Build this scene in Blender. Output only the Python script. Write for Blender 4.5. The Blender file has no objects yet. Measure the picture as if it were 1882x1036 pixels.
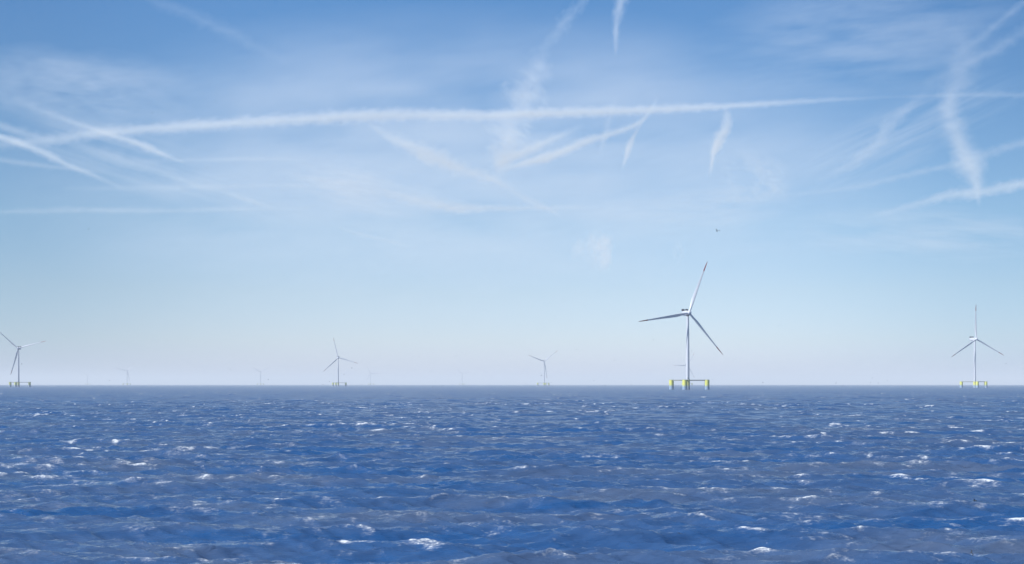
import bpy, bmesh, math, random
import numpy as np
from mathutils import Vector, Matrix

scene = bpy.context.scene
R = math.radians
random.seed(7)
rng = np.random.default_rng(11)

# ------------------------------------------------------------------ camera
EYE = 8.0                       # metres above mean sea level
FPX, CX, HY = 1830.0, 941.0, 706.0     # focal length, centre column, horizon row (photo pixels)
cam_data = bpy.data.cameras.new("camera")
cam = bpy.data.objects.new("camera", cam_data)
scene.collection.objects.link(cam)
cam.location = (0, 0, EYE)
cam.rotation_euler = (R(90), 0, 0)
cam_data.sensor_width = 36.0
cam_data.lens = 36.0 * FPX / 1882.0
cam_data.shift_y = (HY - 518.0) / 1882.0
cam_data.clip_start = 0.5
cam_data.clip_end = 250000.0
scene.camera = cam

# ------------------------------------------------------------------ sky, sun, exposure
SUN_EL, SUN_BEAR = R(42), R(-110)       # bearing from +Y, negative = left
sun_dir = Vector((math.sin(SUN_BEAR) * math.cos(SUN_EL), math.cos(SUN_BEAR) * math.cos(SUN_EL), math.sin(SUN_EL)))
world = bpy.data.worlds.new("World")
scene.world = world
world.use_nodes = True
wn, wl = world.node_tree.nodes, world.node_tree.links
wn.clear()
sky = wn.new("ShaderNodeTexSky")
sky.sky_type = 'NISHITA'
sky.sun_disc = False
sky.sun_elevation = SUN_EL
sky.sun_rotation = SUN_BEAR
sky.altitude = 0
sky.air_density = 0.9
sky.dust_density = 0.5
sky.ozone_density = 3.2
bg = wn.new("ShaderNodeBackground")
bg.inputs["Strength"].default_value = 0.0985
wout = wn.new("ShaderNodeOutputWorld")
# clear polar-blue air: deeper blue aloft and away from the middle of the veil, cool white near the sea
wtc = wn.new("ShaderNodeTexCoord")
wsep = wn.new("ShaderNodeSeparateXYZ")
wl.new(wtc.outputs["Generated"], wsep.inputs[0])
wrp = wn.new("ShaderNodeValToRGB")
cr = wrp.color_ramp
for pos, col in ((0.0, (.82, .82, 1.22)), (.018, (.84, .83, 1.10)), (.042, (.92, .88, .98)), (.09, (1.0, .93, .92)), (.155, (.99, 1.0, .96)), (.25, (.76, .94, 1.0)), (.36, (.54, .88, 1.06))):
    e = cr.elements.new(pos); e.color = (*col, 1)
cr.elements.remove(cr.elements[0]); cr.elements.remove(cr.elements[-1])
wl.new(wsep.outputs["Z"], wrp.inputs["Fac"])
wsq = wn.new("ShaderNodeMath"); wsq.operation = 'MULTIPLY'
wl.new(wsep.outputs["X"], wsq.inputs[0]); wl.new(wsep.outputs["X"], wsq.inputs[1])
wmr = wn.new("ShaderNodeMapRange"); wmr.interpolation_type = 'SMOOTHSTEP'
wmr.inputs["From Max"].default_value = 0.22; wl.new(wsq.outputs[0], wmr.inputs["Value"])
wm1 = wn.new("ShaderNodeMix"); wm1.data_type = 'RGBA'; wm1.blend_type = 'MULTIPLY'; wm1.inputs["Factor"].default_value = 1.0
wl.new(sky.outputs[0], wm1.inputs["A"]); wl.new(wrp.outputs[0], wm1.inputs["B"])
wside = wn.new("ShaderNodeMix"); wside.data_type = 'RGBA'
wside.inputs["A"].default_value = (1.04, 1.04, 1.03, 1); wside.inputs["B"].default_value = (0.65, 0.75, 0.80, 1)
wl.new(wmr.outputs[0], wside.inputs["Factor"])
wm2 = wn.new("ShaderNodeVectorMath"); wm2.operation = 'MULTIPLY'
wl.new(wm1.outputs["Result"], wm2.inputs[0]); wl.new(wside.outputs["Result"], wm2.inputs[1])
wl.new(wm2.outputs[0], bg.inputs["Color"])
wl.new(bg.outputs[0], wout.inputs["Surface"])

sun_data = bpy.data.lights.new("sun", 'SUN')
sun_data.energy = 5.0
sun_data.angle = R(0.53)
sun_data.color = (1.0, 0.985, 0.965)
sun = bpy.data.objects.new("sun", sun_data)
scene.collection.objects.link(sun)
sun.location = sun_dir * 400
sun.rotation_euler = sun_dir.to_track_quat('Z', 'Y').to_euler()

scene.view_settings.view_transform = 'Standard'
scene.view_settings.look = 'None'
scene.view_settings.exposure = 0.65
scene.view_settings.gamma = 1.0
scene.view_settings.use_curve_mapping = False
scene.cycles.use_denoising = True
scene.cycles.sample_clamp_direct = 4.0      # tames single-pixel sun glints
scene.cycles.sample_clamp_indirect = 2.0
scene.cycles.volume_bounces = 1
scene.cycles.max_bounces = 6
scene.cycles.transparent_max_bounces = 16

# ------------------------------------------------------------------ helpers
def new_mat(name):
    m = bpy.data.materials.new(name)
    m.use_nodes = True
    nt = m.node_tree
    return m, nt.nodes, nt.links, nt.nodes["Principled BSDF"]

def painted(name, col, rough, var=0.06, scale=0.35):
    """paint with faint weathering streaks in object space"""
    m, n, l, p = new_mat(name)
    tc = n.new("ShaderNodeTexCoord")
    mp = n.new("ShaderNodeMapping"); mp.inputs["Scale"].default_value = (1, 1, 0.15)
    nz = n.new("ShaderNodeTexNoise"); nz.inputs["Scale"].default_value = scale; nz.inputs["Detail"].default_value = 5
    rp = n.new("ShaderNodeValToRGB")
    rp.color_ramp.elements[0].position = 0.3; rp.color_ramp.elements[1].position = 0.7
    rp.color_ramp.elements[0].color = (*[c * (1 - var) for c in col], 1)
    rp.color_ramp.elements[1].color = (*[min(1, c * (1 + var * 0.5)) for c in col], 1)
    l.new(tc.outputs["Object"], mp.inputs["Vector"]); l.new(mp.outputs[0], nz.inputs["Vector"])
    l.new(nz.outputs["Fac"], rp.inputs["Fac"]); l.new(rp.outputs[0], p.inputs["Base Color"])
    p.inputs["Roughness"].default_value = rough
    return m

WHITE = painted("turbine_white_paint", (0.42, 0.44, 0.485), 0.38)
RED = painted("warning_red_paint", (0.20, 0.014, 0.02), 0.5)
DARK = painted("cooler_dark_paint", (0.022, 0.026, 0.040), 0.5, 0.3, 2.0)
DECK = painted("deck_steel", (0.13, 0.14, 0.15), 0.6, 0.2)

def yellow_mat():
    m, n, l, p = new_mat("pontoon_yellow_paint")
    tc = n.new("ShaderNodeTexCoord")
    mp = n.new("ShaderNodeMapping"); mp.inputs["Scale"].default_value = (1, 1, 0.2)
    nz = n.new("ShaderNodeTexNoise"); nz.inputs["Scale"].default_value = 0.5; nz.inputs["Detail"].default_value = 6
    rp = n.new("ShaderNodeValToRGB")
    rp.color_ramp.elements[0].position = 0.3; rp.color_ramp.elements[1].position = 0.68
    rp.color_ramp.elements[0].color = (0.44, 0.44, 0.08, 1)
    rp.color_ramp.elements[1].color = (0.56, 0.56, 0.12, 1)
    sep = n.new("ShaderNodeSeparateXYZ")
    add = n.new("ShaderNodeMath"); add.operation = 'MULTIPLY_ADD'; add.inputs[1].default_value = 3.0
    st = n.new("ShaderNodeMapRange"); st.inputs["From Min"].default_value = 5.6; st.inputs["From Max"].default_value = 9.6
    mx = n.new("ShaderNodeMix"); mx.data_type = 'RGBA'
    mx.inputs["A"].default_value = (0.19, 0.27, 0.37, 1)        # blue-grey by the waterline: column's reflection fading into the sea, painted in
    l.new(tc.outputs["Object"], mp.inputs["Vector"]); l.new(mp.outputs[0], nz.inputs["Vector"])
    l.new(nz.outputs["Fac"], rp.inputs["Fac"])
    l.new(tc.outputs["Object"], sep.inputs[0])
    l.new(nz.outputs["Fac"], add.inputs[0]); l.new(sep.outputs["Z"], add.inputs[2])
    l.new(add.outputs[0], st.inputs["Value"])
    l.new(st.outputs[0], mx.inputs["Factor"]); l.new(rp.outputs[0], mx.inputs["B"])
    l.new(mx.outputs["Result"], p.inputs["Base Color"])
    p.inputs["Roughness"].default_value = 0.5
    return m
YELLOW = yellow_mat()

def link(o):
    scene.collection.objects.link(o)
    return o

def obj(name, bm, mat, parent=None, smooth=True):
    me = bpy.data.meshes.new(name)
    bmesh.ops.recalc_face_normals(bm, faces=bm.faces)
    bm.to_mesh(me); bm.free()
    if smooth:
        me.shade_smooth()
        me.set_sharp_from_angle(angle=R(40))
    me.materials.append(mat)
    o = link(bpy.data.objects.new(name, me))
    if parent is not None:
        o.parent = parent
    return o

def tag(o, label, cat, group=None):
    o["label"] = label; o["category"] = cat
    if group: o["group"] = group
    return o

def lathe(bm, prof, seg=32, mat=None, caps=True):
    rings = []
    for r, z in prof:
        ring = []
        for i in range(seg):
            a = 2 * math.pi * i / seg
            v = Vector((r * math.cos(a), r * math.sin(a), z))
            ring.append(bm.verts.new(mat @ v if mat else v))
        rings.append(ring)
    for a, b in zip(rings, rings[1:]):
        for i in range(seg):
            j = (i + 1) % seg
            bm.faces.new((a[i], a[j], b[j], b[i]))
    if caps:
        bm.faces.new(list(reversed(rings[0]))); bm.faces.new(rings[-1])

def loft(bm, loops):
    rings = [[bm.verts.new(p) for p in lp] for lp in loops]
    n = len(rings[0])
    for a, b in zip(rings, rings[1:]):
        for i in range(n):
            j = (i + 1) % n
            bm.faces.new((a[i], a[j], b[j], b[i]))
    bm.faces.new(list(reversed(rings[0]))); bm.faces.new(rings[-1])

def box(bm, c, s, bev=0.0, mat=None):
    g = bmesh.ops.create_cube(bm, size=1.0)
    vs = g["verts"]
    for v in vs:
        v.co = Vector((v.co.x * s[0], v.co.y * s[1], v.co.z * s[2])) + Vector(c)
        if mat: v.co = mat @ v.co
    if bev > 0:
        es = list({e for v in vs for e in v.link_edges})
        bmesh.ops.bevel(bm, geom=es, offset=bev, segments=2, profile=0.5, affect='EDGES')

def rod(bm, a, b, r, seg=8):
    a, b = Vector(a), Vector(b)
    d = b - a
    m = Matrix.Translation(a) @ d.to_track_quat('Z', 'Y').to_matrix().to_4x4()
    lathe(bm, [(r, 0), (r, d.length)], seg, m)

# smooth random fields -------------------------------------------------
def value_noise(x, y, seed):
    """2-D value noise, vectorised"""
    xi = np.floor(x).astype(np.int64); yi = np.floor(y).astype(np.int64)
    fx = x - xi; fy = y - yi
    fx = fx * fx * (3 - 2 * fx); fy = fy * fy * (3 - 2 * fy)
    def h(a, b):
        v = (a * 374761393 + b * 668265263 + seed * 1274126177) & 0xFFFFFFFF
        v = ((v ^ (v >> 13)) * 1103515245) & 0xFFFFFFFF
        v = ((v ^ (v >> 16)) * 2654435761) & 0xFFFFFFFF
        return (v & 0xFFFFFF) / float(0xFFFFFF)
    a = h(xi, yi); b = h(xi + 1, yi); c = h(xi, yi + 1); d = h(xi + 1, yi + 1)
    return (a * (1 - fx) + b * fx) * (1 - fy) + (c * (1 - fx) + d * fx) * fy

def fbm(x, y, seed, octaves=4, gain=0.5):
    s = np.zeros_like(x); amp = 1.0; tot = 0.0; f = 1.0
    for o in range(octaves):
        s += amp * value_noise(x * f + 13.7 * o, y * f + 7.3 * o, seed + o)
        tot += amp; amp *= gain; f *= 2.03
    return s / tot

def grid_mesh(name, P, quads_closed=False, attrs=None):
    """P: (nr, nc, 3) vertex grid -> mesh of quads"""
    nr, nc = P.shape[:2]
    me = bpy.data.meshes.new(name)
    me.vertices.add(nr * nc)
    me.vertices.foreach_set("co", P.reshape(-1).astype(np.float32))
    idx = np.arange(nr * nc, dtype=np.int32).reshape(nr, nc)
    if quads_closed:
        idx = np.concatenate([idx, idx[:, :1]], axis=1)
    f = np.stack([idx[:-1, :-1], idx[:-1, 1:], idx[1:, 1:], idx[1:, :-1]], axis=-1).reshape(-1, 4)
    nf = len(f)
    me.loops.add(nf * 4); me.polygons.add(nf)
    me.loops.foreach_set("vertex_index", f.reshape(-1))
    me.polygons.foreach_set("loop_start", np.arange(0, nf * 4, 4, dtype=np.int32))
    me.polygons.foreach_set("use_smooth", np.ones(nf, dtype=bool))
    for k, v in (attrs or {}).items():
        a = me.attributes.new(k, 'FLOAT', 'POINT')
        a.data.foreach_set("value", v.reshape(-1).astype(np.float32))
    me.update(calc_edges=True)
    return me

# ------------------------------------------------------------------ the sea: real waves
def build_sea():
    r = [3.0]
    while r[-1] < 31500:
        x = r[-1]
        if x < 27: d = 1.0
        elif x < 900: d = max(0.10, 0.0028 * x)
        elif x < 4000: d = min(0.0052, 0.0028 + (x - 900) * 1e-6) * x
        else: d = 0.02 * x
        r.append(x + d)
    r = np.array(r)
    dense = np.linspace(-R(37), R(37), 980)
    coarse = np.linspace(R(37), 2 * math.pi - R(37), 82)[1:-1]
    th = np.concatenate([dense, coarse])
    dth = np.gradient(th)
    dr = np.gradient(r)
    RR, TH = np.meshgrid(r, th, indexing='ij')
    X = RR * np.sin(TH); Y = RR * np.cos(TH)
    step = np.maximum(dr[:, None] * np.ones_like(TH), RR * dth[None, :] * 1.0).astype(np.float32)
    X = X.astype(np.float64); Y = Y.astype(np.float64)

    n = 170
    lam = np.exp(np.linspace(np.log(0.42), np.log(26.0), n)) * rng.uniform(0.96, 1.04, n)
    k = 2 * np.pi / lam
    kp = 2 * np.pi / 9.5
    S = k ** -2.55 * np.exp(-1.1 * (kp / k) ** 2)          # omnidirectional spectrum
    dk = np.gradient(k)
    a = np.sqrt(2 * S * np.abs(dk))
    HS = 0.80
    a *= HS / 4 / math.sqrt(np.sum(a ** 2) / 2)
    spread = 0.29 + 0.14 * np.clip(np.log(9.5 / lam) / 3, 0, 1)
    ang = R(80) + rng.normal(0, 1, n) * spread            # wind blows away from the camera, slightly right
    ph = rng.uniform(0, 2 * np.pi, n)
    Z = np.zeros_like(X); DX = np.zeros_like(X); DY = np.zeros_like(X); J = np.zeros_like(X)
    ZL = np.zeros_like(X)
    group = 0.65 + 0.7 * fbm(X / 55.0, Y / 55.0, 21, 2)
    for i in range(n):
        w = np.clip((lam[i] / step - 2.0) / 1.5, 0, 1)
        if not w.any(): continue
        rows = np.where(w.any(axis=1))[0]
        sl = slice(rows[0], rows[-1] + 1)
        cx, cy = math.cos(ang[i]), math.sin(ang[i])
        p = k[i] * (cx * X[sl] + cy * Y[sl]) + ph[i]
        c = np.cos(p); s = np.sin(p)
        A = a[i] * w[sl] * group[sl]
        Z[sl] += A * c
        DX[sl] -= 0.62 * A * cx * s; DY[sl] -= 0.62 * A * cy * s
        J[sl] += A * k[i] * c
        if lam[i] > 3.5: ZL[sl] += A * c
    sig = HS / 4
    # breaking crests: high, sharp and inside a gusty patch
    gust = fbm(X / 21.0, Y / 36.0, 5, 3)
    patch = fbm(X / 1.3, Y / 0.8, 9, 3)
    crest = 0.55 * ZL / sig + 0.9 * J + 2.2 * (gust - 0.5) + 7.0 * (patch - 0.5)
    # the same share of breaking crests at every range
    nd = len(dense)
    cen, thr = [], []
    for lo, hi in ((30, 110), (110, 190), (190, 330), (330, 600), (600, 1000), (1000, 1800), (1800, 4000), (4000, 30000)):
        sel = (r >= lo) & (r < hi)
        share = 98.4 - 1.4 * min(1.0, max(0.0, (lo - 100) / 500))
        cen.append(math.log(math.sqrt(lo * hi))); thr.append(np.percentile(crest[sel, 20:nd - 20], share))
    crest = (crest - np.interp(np.log(r), cen, thr)[:, None]) / crest[:, :nd].std()
    crest *= (1 + np.minimum(r, 1500) / 350.0)[:, None]
    rough = np.clip(0.05 + 0.065 * np.log2(np.maximum(step, 0.13) / 0.13), 0.05, 0.34)
    P = np.stack([X + DX, Y + DY, Z], axis=-1)
    me = grid_mesh("sea", P, True, {"crest": crest, "unresolved": rough})
    o = link(bpy.data.objects.new("sea", me))
    o["kind"] = "structure"

    m, nn, l, p = new_mat("sea_water")
    geo = nn.new("ShaderNodeNewGeometry")
    # ripples too small for the mesh, in three sizes
    def ripple(scale, sx, sy, detail, rough=0.6):
        mp = nn.new("ShaderNodeMapping"); mp.inputs["Scale"].default_value = (sx, sy, 1.0)
        mp.inputs["Rotation"].default_value = (0, 0, R(10))
        l.new(geo.outputs["Position"], mp.inputs["Vector"])
        t = nn.new("ShaderNodeTexNoise"); t.inputs["Scale"].default_value = scale
        t.inputs["Detail"].default_value = detail; t.inputs["Roughness"].default_value = rough
        t.inputs["Distortion"].default_value = 0.4
        l.new(mp.outputs[0], t.inputs["Vector"])
        return t
    f1 = ripple(3.4, 0.30, 1.0, 5.0)
    f2 = ripple(0.9, 0.22, 1.0, 5.0)
    b1 = nn.new("ShaderNodeBump"); b1.inputs["Strength"].default_value = 1.0; b1.inputs["Distance"].default_value = 0.15
    b2 = nn.new("ShaderNodeBump"); b2.inputs["Strength"].default_value = 1.0; b2.inputs["Distance"].default_value = 0.16
    gustn = ripple(0.02, 0.35, 1.0, 3.0)
    gs = nn.new("ShaderNodeMapRange"); gs.inputs["From Min"].default_value = 0.35; gs.inputs["From Max"].default_value = 0.65
    gs.inputs["To Min"].default_value = 0.55; gs.inputs["To Max"].default_value = 1.0
    l.new(gustn.outputs["Fac"], gs.inputs["Value"])
    l.new(gs.outputs[0], b1.inputs["Strength"]); l.new(gs.outputs[0], b2.inputs["Strength"])
    l.new(f2.outputs["Fac"], b2.inputs["Height"])
    l.new(b2.outputs["Normal"], b1.inputs["Normal"]); l.new(f1.outputs["Fac"], b1.inputs["Height"])
    l.new(b1.outputs["Normal"], p.inputs["Normal"])
    # water body: silty blue-grey, clearer in large patches
    silt = ripple(0.14, 0.22, 1.0, 6.0)
    sm = nn.new("ShaderNodeMapRange"); sm.inputs["From Min"].default_value = 0.36; sm.inputs["From Max"].default_value = 0.70
    l.new(silt.outputs["Fac"], sm.inputs["Value"])
    body = nn.new("ShaderNodeMix"); body.data_type = 'RGBA'
    body.inputs["A"].default_value = (0.012, 0.054, 0.152, 1)
    body.inputs["B"].default_value = (0.058, 0.083, 0.138, 1)
    l.new(sm.outputs[0], body.inputs["Factor"])
    l.new(body.outputs["Result"], p.inputs["Base Color"])
    ra = nn.new("ShaderNodeAttribute"); ra.attribute_name = "unresolved"
    l.new(ra.outputs["Fac"], p.inputs["Roughness"])       # slopes finer than the mesh
    p.inputs["IOR"].default_value = 1.333
    # foam
    at = nn.new("ShaderNodeAttribute"); at.attribute_name = "crest"
    fd = ripple(6.0, 0.6, 1.0, 8.0, 0.72)
    ma = nn.new("ShaderNodeMath"); ma.operation = 'MULTIPLY_ADD'; ma.inputs[1].default_value = 7.5
    fc = nn.new("ShaderNodeMath"); fc.operation = 'SUBTRACT'; fc.inputs[1].default_value = 0.5
    l.new(fd.outputs["Fac"], fc.inputs[0]); l.new(fc.outputs[0], ma.inputs[0]); l.new(at.outputs["Fac"], ma.inputs[2])
    fm = nn.new("ShaderNodeMapRange"); fm.interpolation_type = 'SMOOTHSTEP'
    fm.inputs["From Min"].default_value = 0.0; fm.inputs["From Max"].default_value = 1.4; fm.inputs["To Max"].default_value = 0.9
    l.new(ma.outputs[0], fm.inputs["Value"])
    foam = nn.new("ShaderNodeBsdfPrincipled")
    foam.inputs["Base Color"].default_value = (0.50, 0.52, 0.54, 1); foam.inputs["Roughness"].default_value = 0.8
    mixs = nn.new("ShaderNodeMixShader")
    out = nn["Material Output"]
    # thin old foam trailing round each breaking crest
    old = nn.new("ShaderNodeMapRange"); old.interpolation_type = 'SMOOTHSTEP'
    old.inputs["From Min"].default_value = -1.1; old.inputs["From Max"].default_value = 0.8; old.inputs["To Max"].default_value = 0.24
    l.new(ma.outputs[0], old.inputs["Value"])
    fresh = nn.new("ShaderNodeMath"); fresh.operation = 'MAXIMUM'
    l.new(fm.outputs[0], fresh.inputs[0]); l.new(old.outputs[0], fresh.inputs[1])
    l.new(fresh.outputs[0], mixs.inputs[0]); l.new(p.outputs[0], mixs.inputs[1]); l.new(foam.outputs[0], mixs.inputs[2])
    l.new(mixs.outputs[0], out.inputs["Surface"])
    me.materials.append(m)
build_sea()

# ------------------------------------------------------------------ wind turbines
HUB_Z, OVER, RTIP, COL_TOP, ARM = EYE + 107.0, 5.5, 82.0, EYE + 6.8, 31.0

def airfoil(chord, thick, twist, zr, bend, npt=20):
    """closed loop at span zr; chord lies across, flap axis along -Y (upwind)"""
    pts = []
    for i in range(npt):
        t = 2 * math.pi * i / npt
        c = 0.5 * (1 + math.cos(t))                       # 0 leading .. 1 trailing
        shape = (math.sqrt(max(c, 0)) * (1 - c) * 1.9 + 0.02)
        round_ = math.sin(math.acos(max(-1, min(1, 2 * c - 1))))
        k = min(1.0, max(0.0, (thick / chord - 0.3) / 0.7))
        h = 0.5 * thick * ((1 - k) * shape * 1.05 + k * round_) * (1 if t <= math.pi else -1)
        x = -(c - (0.32 + 0.18 * k)) * chord      # leading edge on the right of an upright blade
        xr = x * math.cos(twist) - h * math.sin(twist)
        yr = x * math.sin(twist) + h * math.cos(twist)
        pts.append(Vector((xr, yr - bend, zr)))
    return pts

def blade_station(f):
    """f = fraction of radius"""
    z = f * RTIP
    xs = [0.03, 0.07, 0.14, 0.22, 0.35, 0.5, 0.65, 0.8, 0.92, 0.98, 1.0]
    ch = [3.1, 3.1, 4.2, 5.1, 4.5, 3.5, 2.7, 2.05, 1.5, 0.9, 0.25]
    tk = [3.1, 3.0, 2.3, 1.7, 1.15, 0.8, 0.56, 0.38, 0.24, 0.13, 0.05]
    tw = [16, 16, 14, 12, 8, 5, 3, 1.5, 0.5, 0, 0]
    c = float(np.interp(f, xs, ch)); t = float(np.interp(f, xs, tk)); w = -R(float(np.interp(f, xs, tw)) + 14)
    return airfoil(c, t, w, z, 3.2 * f ** 2.2)

def make_turbine():
    root = link(bpy.data.objects.new("floating_wind_turbine", None))
    # floating foundation (arms fixed in the root's frame; rotor yaw is baked in the nacelle frame)
    bm = bmesh.new()
    lathe(bm, [(3.3, -16), (3.3, COL_TOP - 0.25), (3.5, COL_TOP - 0.25), (3.5, COL_TOP)], 40)
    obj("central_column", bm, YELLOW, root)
    bm = bmesh.new()
    lathe(bm, [(3.2, COL_TOP + 0.01), (3.2, COL_TOP + 1.0), (2.6, COL_TOP + 1.0), (2.55, 40), (2.2, 78), (1.75, HUB_Z - 4.3)], 40)
    tower = obj("tower", bm, WHITE, root)
    bm = bmesh.new()
    box(bm, (0, -2.62, COL_TOP + 2.3), (1.1, 0.12, 2.3), 0.04)
    obj("door", bm, DECK, tower)
    for z in (38.0, 66.0, 92.0):                           # flange rings
        bm = bmesh.new()
        rr = float(np.interp(z, [14, 40, 78, HUB_Z - 4.3], [2.6, 2.55, 2.2, 1.75])) + 0.05
        lathe(bm, [(rr, z - 0.16), (rr, z + 0.16)], 40)
        obj("flange_ring", bm, WHITE, tower)
    for q in range(3):
        a = ARM_BASE + q * 2 * math.pi / 3
        ux, uy = math.sin(a), -math.cos(a)                 # 0 = towards the camera side (-Y)
        cx, cy = ARM * ux, ARM * uy
        M = Matrix.Translation((cx, cy, 0))
        bm = bmesh.new()
        lathe(bm, [(5.6, -16), (5.6, -14), (3.5, -13.9), (3.5, COL_TOP - 0.25), (3.7, COL_TOP - 0.25), (3.7, COL_TOP)], 40, M)
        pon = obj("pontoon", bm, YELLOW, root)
        bm = bmesh.new()
        for j in range(14):
            b = 2 * math.pi * j / 14
            p0 = Vector((cx + 3.5 * math.cos(b), cy + 3.5 * math.sin(b), COL_TOP))
            rod(bm, p0, p0 + Vector((0, 0, 1.15)), 0.05, 5)
        for z in (0.6, 1.15):
            lathe(bm, [(3.46, COL_TOP + z - .04), (3.54, COL_TOP + z - .04), (3.54, COL_TOP + z + .04), (3.46, COL_TOP + z + .04), (3.46, COL_TOP + z - .04)], 28, M, False)
        obj("railing", bm, WHITE, pon)
        L0, L1 = 3.2, ARM - 3.4
        rot = Matrix.Rotation(a, 4, 'Z')
        bm = bmesh.new()
        box(bm, (0, -(L0 + L1) / 2, COL_TOP - 0.75), (2.0, L1 - L0, 1.25), 0.08, rot)
        obj("deck_beam", bm, BEAM, root)
        bm = bmesh.new()
        box(bm, (0, -(L0 + L1) / 2, -11.5), (2.6, L1 - L0, 2.6), 0.1, rot)
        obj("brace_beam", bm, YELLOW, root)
    bm = bmesh.new()                                       # boat landing ladder on the central column
    for sx in (-0.9, 0.9):
        rod(bm, (sx, -4.2, -2), (sx, -4.2, COL_TOP + 1.0), 0.18)
    for j in range(17):
        rod(bm, (-0.9, -4.2, -1.5 + j * 0.85), (0.9, -4.2, -1.5 + j * 0.85), 0.09, 6)
    obj("boat_landing", bm, DECK, root)

    yaw = Matrix.Rotation(YAW, 4, 'Z')
    # nacelle: rounded body, tapered to the front
    bm = bmesh.new()
    loops = []
    for y, w, zt, zb in ((-3.2, 3.0, 2.9, -2.9), (-2.6, 3.6, 3.4, -3.3), (1, 4.3, 3.7, -3.7), (9, 4.4, 3.8, -3.6), (13.6, 4.2, 3.7, -3.0), (14.4, 3.7, 3.3, -2.3)):
        lp = []
        for i in range(28):
            t = 2 * math.pi * i / 28
            e = 0.42
            sx = math.copysign(abs(math.cos(t)) ** e, math.cos(t)); sz = math.copysign(abs(math.sin(t)) ** e, math.sin(t))
            lp.append(yaw @ Vector((w * sx, y, HUB_Z + (zt if sz > 0 else -zb) * sz)))
        loops.append(lp)
    loft(bm, loops)
    nac = obj("nacelle", bm, WHITE, root)
    bm = bmesh.new()
    lathe(bm, [(2.3, HUB_Z - 4.6), (2.3, HUB_Z - 3.55)], 32)
    obj("yaw_bearing", bm, DECK, nac)
    for s in (-1, 1):
        bm = bmesh.new()
        box(bm, (s * 2.9, 11.5, HUB_Z + 5.45), (4.3, 1.6, 2.8), 0.1, yaw)
        for dx in (-1.8, 1.8):
            for dy in (-0.5, 0.5):
                box(bm, (s * 2.9 + dx, 11.5 + dy, HUB_Z + 3.85), (0.2, 0.2, 0.6), 0, yaw)
        obj("cooler", bm, DARK, nac)
    bm = bmesh.new()
    box(bm, (0, 13.4, HUB_Z + 4.0), (6.4, 2.6, 0.3), 0.05, yaw)
    for dx in (-3.1, -1.55, 0, 1.55, 3.1):
        box(bm, (dx, 14.6, HUB_Z + 4.65), (0.12, 0.12, 1.1), 0, yaw)
    box(bm, (0, 14.6, HUB_Z + 5.2), (6.3, 0.14, 0.14), 0, yaw)
    obj("hoist_platform", bm, RED, nac)
    # hub with spinner
    hubc = yaw @ Vector((0, -OVER, HUB_Z))
    Rh = Matrix.Translation(hubc) @ yaw @ Matrix.Rotation(R(90), 4, 'X')
    bm = bmesh.new()
    lathe(bm, [(2.2, -2.6), (2.9, -2.2), (3.25, -0.8), (3.25, 0.6), (2.95, 1.8), (2.2, 2.9), (1.1, 3.6), (0.2, 3.85)], 36, Rh)
    obj("hub", bm, WHITE, root)
    # blades: pointing up in their own frame, turned about the hub axis
    for q in range(3):
        e = link(bpy.data.objects.new("blade", blade_mesh)); e.parent = root
        e["slot"] = q
        t = link(bpy.data.objects.new("tip_marking", tip_mesh)); t.parent = e
        t["label"] = "red painted blade tip"
        e.matrix_local = Matrix.Translation(hubc) @ yaw @ Matrix.Rotation(q * 2 * math.pi / 3, 4, 'Y')
    return root

BEAM = painted("beam_grey_green", (0.13, 0.14, 0.11), 0.6, 0.15)

def span_mesh(name, f0, f1, n, mat):
    bm = bmesh.new()
    loft(bm, [blade_station(f0 + (f1 - f0) * i / (n - 1)) for i in range(n)])
    bmesh.ops.recalc_face_normals(bm, faces=bm.faces)
    me = bpy.data.meshes.new(name); bm.to_mesh(me); bm.free()
    me.shade_smooth(); me.set_sharp_from_angle(angle=R(50)); me.materials.append(mat)
    return me
blade_mesh = span_mesh("blade", 0.03, 0.81, 40, WHITE)
tip_mesh = span_mesh("tip_marking", 0.8105, 1.0, 14, RED)

YAW = R(12)                     # rotation about Z turning -Y towards +X: wind comes from behind the camera
ARM_BASE = R(-8)

def copy_tree(o, parent=None):
    c = link(o.copy())
    if parent is not None:
        c.parent = parent
        c.matrix_parent_inverse = o.matrix_parent_inverse.copy()
    for ch in list(o.children):
        copy_tree(ch, c)
    return c

# photo column of the tower, rows of hub above the horizon, rotor phase (clockwise from up), arm angle, label
FARM = [
    (1264.0, 131.0, 20.0, -8, "nearest and tallest white wind turbine, right of centre, on yellow pontoons with red blade tips"),
    (1791.5, 83.0, -2.0, 10, "white wind turbine at the far right, one blade straight up, on a yellow floating base"),
    (34.0, 66.0, 74.0, -14, "white wind turbine at the left edge, one blade tip cut off by the frame"),
    (621.5, 49.0, -13.5, -18, "mid-distance blue-shaded turbine left of centre, its highest blade leaning slightly left"),
    (999.8, 42.0, 51.0, 14, "mid-distance turbine just right of centre with two blades raised like a Y"),
    (1263.0, 34.8, 30.0, 0, "small distant turbine partly hidden behind the tower of the nearest turbine"),
    (233.5, 25.0, 45.0, 8, "faint white far turbine with one bright raised blade, larger of two near left edge"),
    (161.0, 16.5, 63.0, -12, "smallest and faintest far turbine, just right of the turbine at the left edge"),
    (479.0, 22.5, 61.0, 5, "faint white far turbine with a Y shaped rotor, left of the blue-shaded mid-distance turbine"),
    (681.3, 20.0, -28.0, -10, "faint white far turbine just right of the blue-shaded mid-distance turbine"),
    (850.0, 18.5, 74.0, 12, "faint white far turbine left of the mid-distance Y shaped turbine near the centre"),
]

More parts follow.
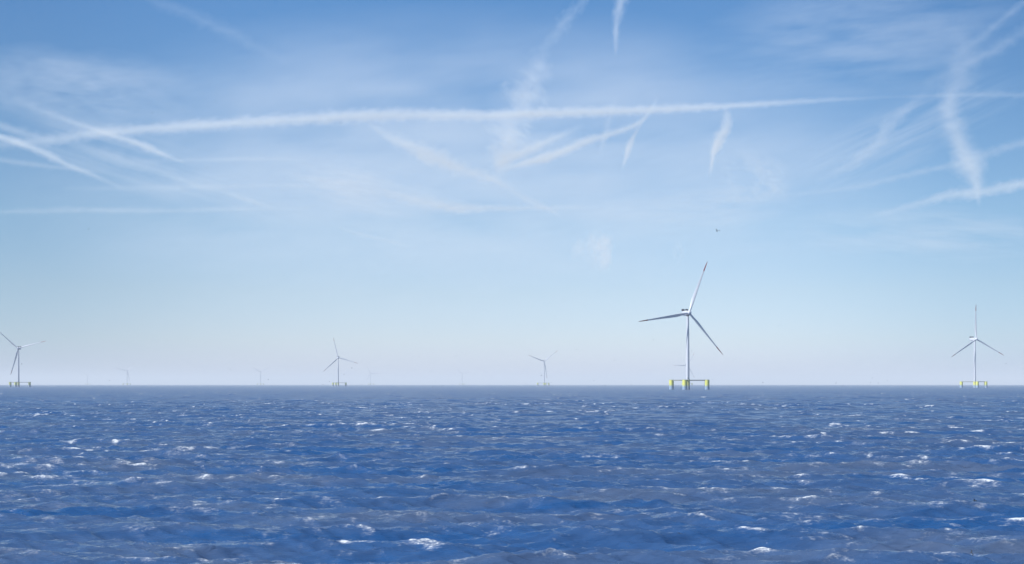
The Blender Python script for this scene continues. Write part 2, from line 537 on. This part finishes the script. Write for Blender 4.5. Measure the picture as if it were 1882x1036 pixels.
def set_phase(t, deg):
    hubc = Matrix.Rotation(YAW, 4, 'Z') @ Vector((0, -OVER, HUB_Z))
    for ch in t.children:
        if "slot" in ch:
            q = ch["slot"]
            ch.matrix_local = Matrix.Translation(hubc) @ Matrix.Rotation(YAW, 4, 'Z') @ Matrix.Rotation(R(deg) + q * 2 * math.pi / 3, 4, 'Y')

proto = make_turbine()
arm_parts = ("pontoon", "deck_beam", "brace_beam")
turbines = []
for i, (px, dh, phase, arm, lab) in enumerate(FARM):
    t = proto if i == 0 else copy_tree(proto)
    turbines.append(t)
    D = (HUB_Z - EYE) * FPX / dh
    t.location = ((px - CX) / FPX * D, D, 0)
    set_phase(t, phase)
    bear = math.degrees(math.atan2(px - CX, FPX))
    # every foundation is moored at its own heading: turn the three arms about the column
    for ch in t.children:
        if ch.name.split(".")[0] in arm_parts:
            ch.rotation_euler.z = R(arm - bear) - ARM_BASE
    tag(t, lab, "wind turbine", "floating wind turbines of the offshore farm")
for t in turbines:
    for ch in t.children:
        if "slot" in ch: del ch["slot"]

# ------------------------------------------------------------------ contrails and cirrus: thin bodies of ice cloud at flight level
ALT = 9000.0
def cloud_mat(name, density, g=0.05):
    m = bpy.data.materials.new(name); m.use_nodes = True
    n, l = m.node_tree.nodes, m.node_tree.links
    n.remove(n["Principled BSDF"])
    v = n.new("ShaderNodeVolumePrincipled")
    v.inputs["Color"].default_value = (0.95, 0.985, 1.0, 1)
    v.inputs["Density"].default_value = density
    v.inputs["Anisotropy"].default_value = g
    l.new(v.outputs[0], n["Material Output"].inputs["Volume"])
    return m
SIG_C, SIG_V = 0.0020, 0.0006
CONTRAIL, VEIL = cloud_mat("contrail_ice", SIG_C), cloud_mat("cirrus_ice", SIG_V)

def cloud_body(name, px, py, tau, sigma, mat, alt=ALT):
    """grid of directions (photo pixels) laid on the flight-level sheet, thickened to the wanted optical depth"""
    v = np.stack([(px - CX) / FPX, np.ones_like(px), (HY - py) / FPX], axis=-1)
    dist = (alt - EYE) / v[..., 2]
    C = v * dist[..., None] + np.array([0, 0, EYE])
    u = v / np.linalg.norm(v, axis=-1, keepdims=True)
    t = np.maximum(tau, 0.0) / sigma
    t[0, :] = 0; t[-1, :] = 0; t[:, 0] = 0; t[:, -1] = 0
    thin = t < 0.006 / sigma                                # too thin to see: the body ends here
    t[thin] = 0
    A = C - u * (t / 2)[..., None]; B = C + u * (t / 2)[..., None]
    nr, nc = px.shape
    solid = ~(thin[:-1, :-1] & thin[:-1, 1:] & thin[1:, 1:] & thin[1:, :-1])
    c0 = A.reshape(-1, 3)[~thin.reshape(-1)].mean(axis=0)
    loc = Vector(c0)
    V = np.concatenate([A.reshape(-1, 3), B.reshape(-1, 3)]) - c0
    ia = np.arange(nr * nc).reshape(nr, nc); ib = ia.copy() + nr * nc
    ib[thin] = ia[thin]                                     # sealed rim
    fa, fb = [], []
    for q, w in ((ia, fa), (ib, fb)):
        a_, b_, c_, d_ = (q[:-1, :-1][solid], q[:-1, 1:][solid], q[1:, 1:][solid], q[1:, :-1][solid])
        # split so that no triangle is shared by both sheets
        ta, tb, tc, td = (thin[:-1, :-1][solid], thin[:-1, 1:][solid], thin[1:, 1:][solid], thin[1:, :-1][solid])
        alt_ = (ta & tb & td) | (tb & tc & td)              # then the diagonal a-c keeps both halves thick
        for A_, B_, C_, D_, f_ in zip(a_.tolist(), b_.tolist(), c_.tolist(), d_.tolist(), alt_.tolist()):
            tr = ((A_, B_, C_), (A_, C_, D_)) if f_ else ((A_, B_, D_), (B_, C_, D_))
            w.extend(tr if w is fa else [x[::-1] for x in tr])
    both = set(map(frozenset, fa)) & set(map(frozenset, fb))
    # the near sheet faces the ground, the far one faces away
    D = u.reshape(-1, 3)
    tris = []
    for lst, sign in ((fa, -1.0), (fb, 1.0)):
        T = np.array([x for x in lst if frozenset(x) not in both])
        N = np.cross(V[T[:, 1]] - V[T[:, 0]], V[T[:, 2]] - V[T[:, 0]])
        wrong = np.einsum('ij,ij->i', N, D[T[:, 0] % (nr * nc)]) * sign < 0
        T[wrong] = T[wrong][:, ::-1]
        tris += T.tolist()
    used = sorted({i for f in tris for i in f})
    remap = {k: j for j, k in enumerate(used)}
    me = bpy.data.meshes.new(name)
    me.from_pydata(V[used].tolist(), [], [[remap[i] for i in f] for f in tris])
    me.materials.append(mat)
    o = link(bpy.data.objects.new(name, me)); o.location = loc
    return o

def contrail(label, pts, ragged=0.25, tuft=0.0, seed=0, alt=ALT):
    pts = np.array(pts, float)
    seg = np.hypot(np.diff(pts[:, 0]), np.diff(pts[:, 1]))
    s = np.concatenate([[0], np.cumsum(seg)])
    n = int(max(24, s[-1] / 5))
    S = np.linspace(0, s[-1], n)
    def sm(col):
        # smooth interpolation (cubic Hermite, Catmull-Rom slopes)
        y = pts[:, col]; d = np.gradient(y, s)
        i = np.clip(np.searchsorted(s, S) - 1, 0, len(s) - 2)
        h = s[i + 1] - s[i]; t = (S - s[i]) / h
        return ((2*t**3 - 3*t**2 + 1) * y[i] + (t**3 - 2*t**2 + t) * h * d[i]
                + (-2*t**3 + 3*t**2) * y[i + 1] + (t**3 - t**2) * h * d[i + 1])
    x, y, w, tau = sm(0), sm(1), np.maximum(sm(2), 1.5), np.maximum(sm(3), 0)
    z0 = np.zeros_like(S)
    j = (fbm(S / 26.0, z0 + seed, 31 + seed, 4, 0.6) - 0.5)
    w = w * (1 + ragged * 1.4 * (fbm(S / 22.0, z0 + 5 + seed, 47 + seed, 4, 0.6) - 0.5))
    tx, ty = np.gradient(x, S), np.gradient(y, S)
    ln = np.hypot(tx, ty); nx, ny = -ty / ln, tx / ln
    off = j * w * ragged
    m = 17
    U = np.linspace(-1, 1, m)
    SS, UU = np.meshgrid(S, U, indexing='ij')
    W = (w * 1.2)[:, None]
    # turbulent tufts along the edges
    edge_n = fbm(SS / 9.0, UU * 2.0 + 3 * seed, 61 + seed, 3, 0.6) - 0.5
    px = x[:, None] + nx[:, None] * (UU * W + off[:, None])
    py = y[:, None] + ny[:, None] * (UU * W + off[:, None])
    tex = fbm(px / 18.0, py / 11.0, 71 + seed, 4, 0.55)
    prof = np.clip((np.exp(-3.6 * np.abs(UU * (1 + tuft * edge_n * 2)) ** 1.8) - 0.028) / 0.972, 0, 1)
    T = (tau * (0.70 + 0.28 * tau))[:, None] * prof * np.clip(1 + ragged * 2.6 * (tex - 0.5), 0.1, 2.2)
    fade = np.clip(np.minimum(S, s[-1] - S) / 14.0, 0, 1)
    o = cloud_body("contrail", px, py, T * fade[:, None], SIG_C, CONTRAIL, alt)
    tag(o, label, "contrail", "white contrails crossing the blue sky")
    return o

TRAILS = [
 ("longest white contrail, thick and tufted, crossing the whole sky from left to right",
  [(-30,266,14,.25),(30,262,14,.35),(100,256,14,.5),(180,244,13,.65),(250,238,13,.75),(400,228,14,.95),(550,219,14,1.05),(650,213,15,1.15),(780,211,14,1.15),(900,212,12,1.15),(1020,207,12,1.15),(1150,203,11,1.1),(1250,199,10,1.0),(1350,194,8,.8),(1450,188,8,.5),(1530,183,6,.28),(1620,179,5,.08),(1700,176,6,.14),(1800,174,8,.22),(1900,174,8,.15)], .22, .4),
 ("bright contrail slanting down to the right across the left end of the longest contrail",
  [(20,178,14,.08),(90,208,10,.25),(150,230,9,.4),(200,246,9,.65),(260,266,9,.85),(295,281,8,.75),(320,291,5,.3),(345,300,4,.05)], .25, .4),
 ("bright thin contrail coming in at the left edge and sloping down below the longest contrail",
  [(-30,241,8,.75),(30,261,9,.8),(80,280,9,.7),(130,305,8,.55),(180,325,7,.3),(235,350,6,.02)], .25, .4),
 ("short soft contrail at the left edge, just above the bright sloping one",
  [(-30,220,12,.25),(20,236,12,.35),(60,247,11,.3),(110,262,8,.05)], .3, .3),
 ("wide faint contrail sloping down under the left part of the longest contrail",
  [(110,258,14,.03),(200,288,18,.28),(260,305,18,.3),(320,325,14,.2),(380,348,10,.02)], .4, .3),
 ("thin faint contrail at the left edge below the bright sloping ones",
  [(-30,288,8,.2),(60,302,8,.25),(130,310,6,.2),(200,316,6,.02)], .3, .3),
 ("faint level contrail below the longest one, ending left of centre",
  [(250,297,5,.02),(380,293,6,.22),(480,292,6,.25),(575,293,6,.02)], .3, .3),
 ("low wavering contrail with a bright swollen stretch below the sky's centre",
  [(110,346,6,.02),(320,345,9,.18),(450,342,7,.2),(560,340,8,.2),(640,342,16,.35),(700,352,12,.35),(760,368,14,.6),(830,381,14,.95),(880,382,11,.8),(960,382,8,.45),(1050,381,6,.2),(1110,380,5,.02)], .4, .4),
 ("lowest level contrail on the left, long and very faint",
  [(-30,390,8,.12),(140,386,8,.25),(300,387,8,.25),(420,384,7,.25),(580,384,6,.02)], .3, .3),
 ("short bright dash of contrail sloping down at lower left centre",
  [(402,350,4,.02),(440,363,7,.3),(470,372,7,.35),(510,385,5,.02)], .25, .3),
 ("broad contrail falling to the right from the longest one towards the sky's centre",
  [(672,222,6,.05),(710,248,12,.6),(760,272,18,.95),(810,295,20,1.0),(860,316,17,.85),(910,332,12,.6),(950,355,9,.3),(985,375,10,.45),(1008,384,8,.4),(1036,402,5,.02)], .4, .5),
 ("widest ragged contrail standing almost upright and crossing the longest one at centre",
  [(1085,-20,13,.16),(1040,40,14,.22),(1000,95,18,.10),(985,140,32,.4),(970,175,40,.55),(950,215,42,.6),(930,260,38,.7),(918,290,30,.75),(918,312,16,.5),(912,340,10,.02)], .6, .8),
 ("upper branch of the two contrails fanning right from the foot of the widest one",
  [(898,309,8,.1),(930,294,12,.8),(965,278,13,.95),(1010,257,11,.7),(1050,240,9,.3),(1080,226,7,.02)], .3, .4),
 ("lower brighter branch of the two contrails fanning right from the foot of the widest one",
  [(925,312,5,.05),(955,302,8,.8),(990,293,11,1.3),(1040,275,11,1.2),(1090,255,10,1.0),(1140,240,8,.95),(1180,222,7,.7),(1200,195,6,.3),(1210,174,5,.02)], .3, .4),
 ("short upright smear of contrail under the longest one, right of centre",
  [(1134,175,6,.05),(1118,225,10,.3),(1110,255,10,.3),(1103,290,6,.02)], .5, .5),
 ("small bright comma of contrail hanging right of centre",
  [(1190,208,5,.02),(1168,245,6,.5),(1156,270,8,1.2),(1150,290,6,.8),(1143,315,4,.02)], .3, .4),
 ("short upright contrail at the top edge right of centre, tapering downwards",
  [(1145,-30,16,.5),(1137,20,15,.55),(1133,50,10,.5),(1132,80,7,.3),(1131,106,4,.02)], .4, .5),
 ("bright torch shaped contrail right of centre with a curled top",
  [(1330,192,6,.02),(1336,215,14,.6),(1335,232,14,1.0),(1322,252,13,1.3),(1313,275,9,1.2),(1308,300,6,.7),(1302,330,4,.02)], .45, .7),
 ("big upright wedge of contrail at the right, fraying at its top",
  [(1755,40,26,.03),(1770,110,36,.20),(1760,150,32,.32),(1748,175,25,.42),(1744,200,26,.48),(1754,240,29,.6),(1770,280,32,.75),(1784,310,30,.85),(1795,335,21,.8),(1797,355,10,.5),(1800,384,6,.02)], .32, .35),
 ("white contrail rising to the right edge under the foot of the big wedge",
  [(1585,402,6,.03),(1650,385,9,.3),(1700,371,10,.45),(1740,360,12,.6),(1800,352,14,.7),(1850,343,14,.7),(1910,332,14,.7)], .4, .5),
 ("soft fan of contrail climbing to the right towards the top of the big wedge",
  [(1490,334,8,.03),(1560,305,15,.28),(1600,275,18,.33),(1630,235,19,.33),(1665,200,16,.25),(1705,172,12,.05)], .5, .5),
 ("long faint contrail rising to the right edge just above the low white one",
  [(1420,360,6,.02),(1560,345,8,.18),(1680,318,9,.25),(1760,300,10,.25),(1850,270,12,.3),(1910,255,12,.3)], .4, .4),
 ("faint streak of contrail running to the top right corner",
  [(1735,113,12,.03),(1790,78,11,.14),(1840,37,10,.2),(1905,-12,10,.15)], .4, .4),
 ("faint streak of contrail below the corner one, leaving at the right edge",
  [(1690,160,14,.05),(1760,125,16,.2),(1820,95,15,.2),(1905,42,15,.15)], .5, .5),
 ("faint thin contrail low on the left side, sloping down in the pale sky",
  [(610,414,5,.03),(660,430,6,.28),(710,442,6,.25),(765,455,5,.02)], .3, .3),
 ("faint wide contrail from the top edge on the left, sloping down to the right",
  [(225,-25,14,.05),(330,18,17,.10),(400,48,18,.12),(460,80,16,.08),(535,118,10,.02)], .4, .4),
]
for i, (lab, pts, rg, tf) in enumerate(TRAILS):
    contrail(lab, pts, rg, tf, seed=3 * i + 1, alt=ALT + 40 * (i % 7))

def patch(name, cx, cy, hx, hy, tau, seed, sx, sy, thr, alt, rot=0.0, sigma=SIG_V, mat=None, n=70):
    a = np.linspace(-1, 1, n)
    V, U = np.meshgrid(a, a, indexing='ij')
    c, s = math.cos(rot), math.sin(rot)
    px = cx + hx * U * c - hy * V * s
    py = cy + hx * U * s + hy * V * c
    f = fbm(U * hx / sx, V * hy / sy, seed, 5, 0.55)
    f = np.clip((f - thr) / (1 - thr) * 1.8, 0, 1.5)
    m = np.clip(1 - (U ** 2 + V ** 2), 0, 1) ** 1.5 * np.clip((620 - py) / 160, 0, 1)
    py = np.minimum(py, 640)
    return cloud_body(name, px, py, tau * m * f, sigma, mat or VEIL, alt)

veil = patch("cirrus_veil", 850, 320, 900, 330, 0.62, 3, 300, 75, 0.12, 10200)
veil["kind"] = "stuff"
CIRRUS = [
 ("pale smoky cirrus patch above the left end of the longest contrail", (150, 165, 260, 90, .40, 14, 120, 40, .25, 9800, .12)),
 ("mottled cirrus sheet spread along the top right of the sky", (1590, 70, 330, 130, .27, 25, 150, 26, .28, 9800, -.08)),
 ("small mottled cirrus cloud right of the torch shaped contrail", (1385, 330, 85, 60, .55, 36, 40, 25, .40, 9800, .25)),
 ("tiny cross shaped cloudlet low over the sea, left of the nearest turbine's rotor", (1109, 458, 46, 46, 1.2, 41, 26, 30, .42, 9800, 0.0)),
 ("smudge of cloud beside the tiny cross shaped cloudlet, on its left", (1064, 460, 16, 26, .45, 53, 16, 18, .25, 9800, .3)),
 ("smudge of cloud between the cross shaped cloudlet and the nearest turbine's top blade", (1246, 463, 14, 26, .40, 58, 14, 18, .25, 9800, 0.0)),
 ("thin flat cirrus streaks low at the right, under the rising white contrail", (1700, 430, 300, 60, .40, 62, 160, 22, .30, 9800, .05)),
 ("thin streaky cirrus fanning up to the right between the rising contrails at the right edge", (1640, 255, 300, 75, .24, 77, 150, 14, .30, 9800, -.42)),
 ("thin streaky cirrus sloping down under the left half of the longest contrail", (270, 305, 330, 60, .24, 83, 160, 14, .30, 9800, .30)),
 ("thin streaky cirrus knot at the meeting of contrails left of the sky's centre", (660, 345, 170, 55, .50, 91, 80, 13, .28, 9800, .18)),
 ("faint flat cirrus under the torch shaped contrail", (1270, 385, 220, 45, .35, 69, 120, 20, .30, 9800, -.06)),
]
for lab, a in CIRRUS:
    o = patch("cirrus_cloud", *a)
    tag(o, lab, "cloud", "wisps of cirrus cloud")

# ------------------------------------------------------------------ sea birds
FEATHER = painted("dark_plumage", (0.035, 0.037, 0.042), 0.7, 0.2, 6.0)
def bird_mesh(dihedral, seed):
    """gull in a glide: body, tail fan and bent wings in one surface, wing span 1.3 m along X, flying to -Y"""
    bm = bmesh.new()
    body = []
    for y, r, z in ((-.30, .012, .01), (-.25, .035, .015), (-.20, .045, .015), (-.14, .04, .005), (-.04, .075, 0), (.08, .07, 0), (.20, .035, .01), (.27, .05, .012), (.33, .055, .014)):
        flat = 1.0 if y < .2 else 0.2
        body.append([Vector((r * math.cos(t) * (1 if y < .2 else 1.2), y, z + r * flat * math.sin(t))) for t in [2 * math.pi * i / 10 for i in range(10)]])
    loft(bm, body)
    for s in (-1, 1):
        lps = []
        for x, yl, yt, up in ((.04, -.08, .10, 0), (.18, -.14, .07, .12), (.32, -.16, .04, .17), (.48, -.08, .06, .14), (.60, .02, .08, .10), (.66, .08, .10, .08)):
            z = .03 + up * dihedral
            h = .012 if x < .5 else .005
            lp = [Vector((s * x, yl, z)), Vector((s * x, (yl * 2 + yt) / 3, z + h)), Vector((s * x, yt, z)), Vector((s * x, (yl + yt) / 2, z - h))]
            lps.append(lp)
        loft(bm, lps)
    bmesh.ops.recalc_face_normals(bm, faces=bm.faces)
    me = bpy.data.meshes.new("seabird"); bm.to_mesh(me); bm.free()
    me.shade_smooth(); me.materials.append(FEATHER)
    return me
BM = [bird_mesh(d, 0) for d in (0.4, 1.0, 1.7)]
SKYB = [(58,34),(394,75),(396,187),(280,207),(380,310),(627,226),(1198,117),(1580,142),(1702,40),(1805,284),(1854,162),
 (163,421),(277,478),(847,462.5),(1037,554.5),(1075,561),(857,596.5),(954,598),(594,587),(770,656.5),(838,655),(793,681.5),
 (879,676),(1060,642.5),(1129,662),(1091.5,700),(1201,625),(1271,645),(1285,672),(1310,697),(1431,598.5),(1525,676),(1402,703),
 (1568,650.5),(1603,694.5),(1631,699.5),(1600,703),(1614,704),(1536.5,704),(307,625),(423.5,679),(40,669),(201.5,699.5),
 (493,697.5),(995,690),(1013,702.5),(965.5,704),(646.5,676.5),(632.5,688),(605.5,701),(1849,668),(1859,585)]
SEAB = [(276.5,707),(94.5,708),(593.5,707),(665,706.5),(706,708),(586.5,719.5),(597.5,719.5),(795.5,711.5),(813.5,709),
 (879.5,715),(1112,708),(1160.5,706.5),(1057.5,710.5),(1367.5,708),(1377,708),(1477.5,708),(1341,711),(1548.5,709),(1730,709.5)]
def bird(px, py, D, scale, label, group, k, roll=0.0, head=None):
    o = link(bpy.data.objects.new("seabird", BM[k % 3]))
    o.location = ((px - CX) / FPX * D, D, EYE + (HY - py) / FPX * D)
    o.rotation_euler = (0, roll, head if head is not None else random.uniform(-1.0, 1.0))
    o.scale = (scale,) * 3
    tag(o, label, "bird", group)
for k, (x, y) in enumerate(SKYB):
    D = min(random.uniform(560, 760), 195 * FPX / max(HY - y, 1))
    bird(x, y, D, 1.2 * D / 700, "tiny dark seabird, a distant speck against the open sky", "seabirds scattered over the sky", k, random.uniform(-.5, .5))
for k, (x, y) in enumerate(SEAB):
    D = random.uniform(420, 560)
    bird(x, y, D, 1.0 * D / 700, "tiny dark seabird, a distant speck low over the water near the horizon", "seabirds low over the water", k, random.uniform(-.5, .5))
bird(1318, 424.5, 560, 3.0, "largest dark bird in the sky, gliding on raised wings above the nearest turbine", "seabirds scattered over the sky", 2, 0.25, 0.35)
bird(1791, 920, 36, 0.22, "small dark bird low over the waves, below the right turbine", "small birds low over the near waves", 1, 0.4, 0.5)
bird(1785, 1015.5, 22, 0.13, "small dark bird banking steeply over the nearest waves at bottom right", "small birds low over the near waves", 1, 1.2, 0.3)
bird(1248.6, 980, 27, 0.14, "small dark bird over the near waves, below the nearest turbine", "small birds low over the near waves", 0, 0.2, -0.6)

# ------------------------------------------------------------------ sea haze
def haze_box():
    bm = bmesh.new()
    box(bm, (0, 0, 99), (66000, 66000, 236))
    me = bpy.data.meshes.new("haze"); bm.to_mesh(me); bm.free()
    m = bpy.data.materials.new("sea_haze"); m.use_nodes = True
    n, l = m.node_tree.nodes, m.node_tree.links
    n.remove(n["Principled BSDF"])
    v = n.new("ShaderNodeVolumePrincipled")
    v.inputs["Color"].default_value = (0.80, 0.82, 0.82, 1)
    v.inputs["Density"].default_value = 0.0001
    v.inputs["Anisotropy"].default_value = 0.0
    l.new(v.outputs[0], n["Material Output"].inputs["Volume"])
    me.materials.append(m)
    o = link(bpy.data.objects.new("haze", me)); o["kind"] = "stuff"
haze_box()
